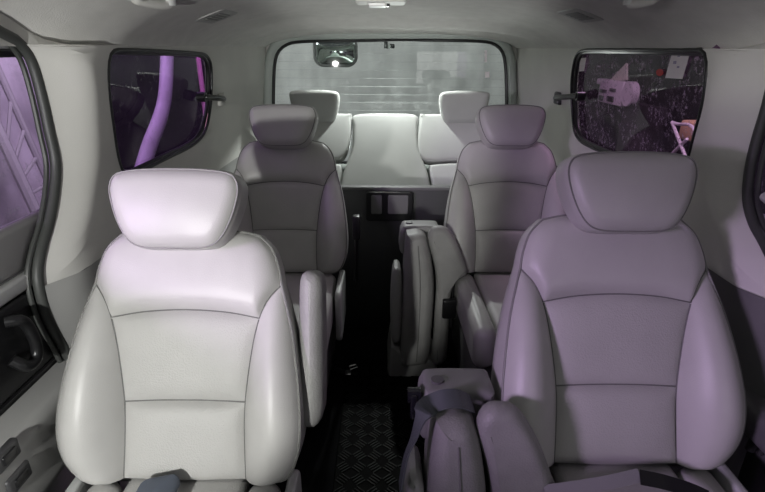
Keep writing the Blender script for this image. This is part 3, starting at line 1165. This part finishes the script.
def quad(pts, off):
    P = [onwall(1, *p, off) for p in pts]
    V = P + [p + Vector((.0015, 0, 0)) for p in P]
    return V, [[0, 1, 2, 3], [7, 6, 5, 4], [0, 1, 5, 4], [1, 2, 6, 5], [2, 3, 7, 6], [3, 0, 4, 7]]


obj('paper', quad([(671.5, 55), (689, 55.5), (682, 79), (665, 78)], .020), WPAPER, lb, M=T, smooth=False)
obj('printed_mark', join(quad([(673.4, 61), (676, 61), (675.5, 64), (673, 64)], .0185), quad([(677, 66), (679, 66), (678.6, 68), (676.6, 68)], .0185), quad([(677.5, 55.8), (679.5, 55.8), (679.2, 56.8), (677.2, 56.8)], .0185)), GPAPER, lb, M=T, smooth=False)
tag(lb, 'white paper label stuck to the plum-tinted side window', 'label')
for cx, cy, rr, lab in ((659.5, 72.5, 3.6, 'round red sticker next to the white paper label on the plum window'),
                        (667.5, 48.5, 1.8, 'tiny red dot sticker at the top edge of the plum window')):
    sticker('red_sticker', [(cx + rr * math.cos(i * PI / 6), cy + rr * math.sin(i * PI / 6)) for i in range(12)], REDP, lab, 'sticker', gR)
sticker('window_sticker', [(580, 58.5), (586, 57.5), (584, 71), (579, 71.5)], WPAPER, 'pale sticker in the rear corner of the plum side window by its latch', 'sticker', gR)

# ------------------------------------------------------------------ outside
ZG = -0.45
struct(obj('ground', box((-6, -3, ZG - .1), (6, 7, ZG)), GFLOOR, smooth=False))


def shutter(u, v):
    x = lerp(-1.7, 1.7, u)
    return Vector((x, 5.2 + .012 * math.sin(x * 26), lerp(ZG, 3.0, v)))


struct(obj('wall_garage_rear', grid(shutter, 400, 1), mat('grey_shutter', (0.42, 0.43, 0.42), .7, var=.2, vscale=3)))
struct(obj('wall_garage_back', box((-3.3, 5.3, ZG), (3.3, 5.4, 3.0)), GDARK, smooth=False))
struct(obj('wall_garage_left', box((-3.3, -2, ZG), (-3.2, 5.2, 3.0)), GDARK, smooth=False))
struct(obj('wall_garage_right', box((3.2, -2, ZG), (3.3, 5.2, 3.0)), GDARK, smooth=False))

# pale wall board seen through the door window, with a ladder leaning on it
board = obj('plaster_partition', box((-2.85, 2.4, ZG), (-2.75, 4.6, 2.5), .01), GWALL)
tag(recenter(board), 'scuffed plaster partition outside the purple door window', 'partition')
ld = empty('ladder', (-2.5, 1.9, ZG))
A1, A2 = atX(2, 78, -2.55), atX(45, 175, -2.45)
B1, B2 = atX(2, 138, -2.55), atX(26, 190, -2.45)
T = Matrix.Translation(-ld.location)
for (q1, q2) in ((A1, A2), (B1, B2)):
    dd = q2 - q1
    obj('rail', tube([q1 - dd * .6, q2 + dd * 2.2], .022 if q1 is A1 else .035, 8), GPLAS, ld, M=T)
for i in range(9):
    t = -.4 + i * .3
    obj('rung', tube([A1.lerp(A2, t), B1.lerp(B2, t)], .012, 8), GPLAS, ld, M=T)
tag(ld, 'dark ladder leaning on the partition outside the purple door window', 'ladder')

# bent pale tube added outside the glass in place of a pillar's reflection
pp = [(167, 20), (167, 60), (165, 96), (160, 118), (148, 150), (138, 185), (128, 215), (118, 380)]
reflection_stand_in = obj('reflection_stand_in', tube(cat([atX(px, py, -1.55) for px, py in pp], 40), .06, 14, flat=(.062, .04), up=(1, 0, 0)), mat('reflection_grey', (.42, .42, .42), .7, var=.15))
tag(recenter(reflection_stand_in), 'bent pale tube outside the dim purple rear side window, standing in for a pillar reflection', 'reflection_stand_in')
pk = obj('pole', tube([atX(196, 40, -1.7), atX(205, 110, -1.7), atX(226, 300, -1.7)], .022, 10), mat('pink_paint', (.75, .35, .5), .5))
tag(recenter(pk), 'slim pink pole outside the dim purple window beside its latch', 'pole')

# white machine and folding stool seen through the plum window
XM = 2.1
mc = empty('white_machine', atX(612, 93, XM))
T = Matrix.Translation(-mc.location)


def px_box(x0, y0, x1, y1, X, d, r=.01):
    p, q = atX(x0, y1, X), atX(x1, y0, X)
    ya, yb = sorted((p.y, q.y))
    return box((X, ya, min(p.z, q.z)), (X + d, yb, max(p.z, q.z)), r)


obj('housing', px_box(597, 82, 624, 101, XM, .12, .01), WMETAL, mc, M=T)
obj('drum', xf(tube([(0, 0, 0), (.06, 0, 0)], .105, 24), Matrix.Translation(atX(627, 94, XM))), WMETAL, mc, M=T)
obj('lid', px_box(596, 79, 602, 84, XM, .10, .01), WMETAL, mc, M=T)
for x0, y0, x1, y1 in ((599, 90, 606, 92), (609, 89, 615, 91), (598, 96, 603, 100), (606, 97, 613, 101)):
    obj('panel_slot', px_box(x0, y0, x1, y1, XM - .01, .02, .002), DPLAS if y0 > 94 else MPLAS, mc, M=T)
obj('stand', px_box(598, 101, 624, 400, XM + .02, .10, .01), GDARK, mc, M=T)
tag(mc, 'white boxy machine with a round drum outside the plum side window', 'machine')
lp_ = [atX(px, py, XM + .05) for px, py in ((608, 82), (626, 63), (626, 80))]
sheetv = lp_ + [p + Vector((.02, 0, 0)) for p in lp_]
tag(recenter(obj('foam_board', (sheetv, [[0, 1, 2], [5, 4, 3], [0, 1, 4, 3], [1, 2, 5, 4], [2, 0, 3, 5]]), mat('cream_board', (.6, .62, .5), .8), smooth=False)), 'pale triangular board leaning behind the white machine', 'board')

XS = 1.75
st = empty('folding_stool', atX(690, 130, XS))
T = Matrix.Translation(-st.location)
obj('seat', px_box(677, 124, 700, 138, XS + .05, .25, .015), TANW, st, M=T)
rim = [atX(px, py, XS) for px, py in ((672, 122), (678, 124), (688, 124.5), (693, 128), (695.5, 136))]
obj('frame', tube(cat(rim, 20), .009, 8), WMETAL, st, M=T)
for pts in (((672, 122), (682, 148), (700, 195)), ((687, 139), (670, 156), (640, 186))):
    obj('leg', tube([atX(px, py, XS - .005) for px, py in pts], .010, 8), WMETAL, st, M=T)
tag(st, 'white-framed folding stool with a tan seat outside the plum side window', 'stool')

# ------------------------------------------------------------------ lights
def area(name, loc, target, sx, sy, power, col=(1, 1, 1)):
    l = bpy.data.lights.new(name, 'AREA')
    l.shape = 'RECTANGLE'
    l.size, l.size_y = sx, sy
    l.energy = power
    l.color = col
    o = bpy.data.objects.new(name, l)
    COL.objects.link(o)
    o.location = loc
    o.rotation_euler = (Vector(target) - Vector(loc)).to_track_quat('-Z', 'Y').to_euler()
    return o


def spot(name, loc, target, power, ang, blend, rad, col=(1, 1, 1)):
    l = bpy.data.lights.new(name, 'SPOT')
    l.energy = power
    l.spot_size = R(ang)
    l.spot_blend = blend
    l.shadow_soft_size = rad
    l.color = col
    o = bpy.data.objects.new(name, l)
    COL.objects.link(o)
    o.location = loc
    o.rotation_euler = (Vector(target) - Vector(loc)).to_track_quat('-Z', 'Y').to_euler()
    return o


spot('windscreen_daylight', (-.66, -.55, 1.13), (-.68, 1.0, .92), 94, 50, .3, .022, (1, 1, .97))
area('windscreen_fill', (.72, -.8, 1.08), (.45, 1.3, 1.0), .65, .4, 2.3, (1, 1, .98))
spot('ceiling_front_fill', (0, -.45, .75), (.04, 2.0, 1.60), 75, 25, .5, .04, (1, 1, .98))  # added up-light, aimed between the headrests to brighten the headliner
spot('garage_lamp_door_side', (-2.2, -1.0, 1.50), (.5, 1.15, .90), 345, 42, .5, .22, (1, .97, 1))
area('garage_tube_window_side', (-2.3, 1.75, 1.9), (.5, 1.9, .9), 1.0, .5, 7, (1, .92, 1))
area('garage_tube_far_side', (2.6, 2.2, 2.2), (0, 2.0, .9), 1.2, .4, 12, (1, .95, 1))
area('shutter_fill', (0, 4.1, 2.7), (0, 5.2, 1.2), 2.4, .4, 24, (1, 1, 1))  # added overhead to light the shutter behind the rear glass
spot('ceiling_rear_fill', (.10, 4.3, .52), (.15, 1.9, 1.46), 75, 30, .6, .15, (1, 1, .98))  # added low behind the van, lifts the headliner through the rear glass
area('partition_fill', (-1.3, 2.7, 2.3), (-2.75, 3.6, 1.0), .8, .3, 60, (1, 1, 1))  # added to light the partition outside the door window
area('machine_fill', (1.3, 2.3, 2.4), (2.3, 2.75, 1.1), .4, .3, 34, (1, 1, 1))  # added above the machine so it shows bright through the plum glass
spot('bench_top_light', (lp.x, 2.78, lp.z - .014), (lp.x, 2.74, .5), 30, 112, .2, .02, (.95, 1, .97))  # unseen light added in the headliner recess to brighten the bench

w = bpy.data.worlds.new('world')
w.use_nodes = True
w.node_tree.nodes['Background'].inputs['Color'].default_value = (.9, .95, 1, 1)
w.node_tree.nodes['Background'].inputs['Strength'].default_value = .05
sc.world = w
vs = sc.view_settings
vs.view_transform = 'Standard'
vs.look = 'None'
vs.exposure = 0
vs.gamma = 1
vs.use_curve_mapping = False
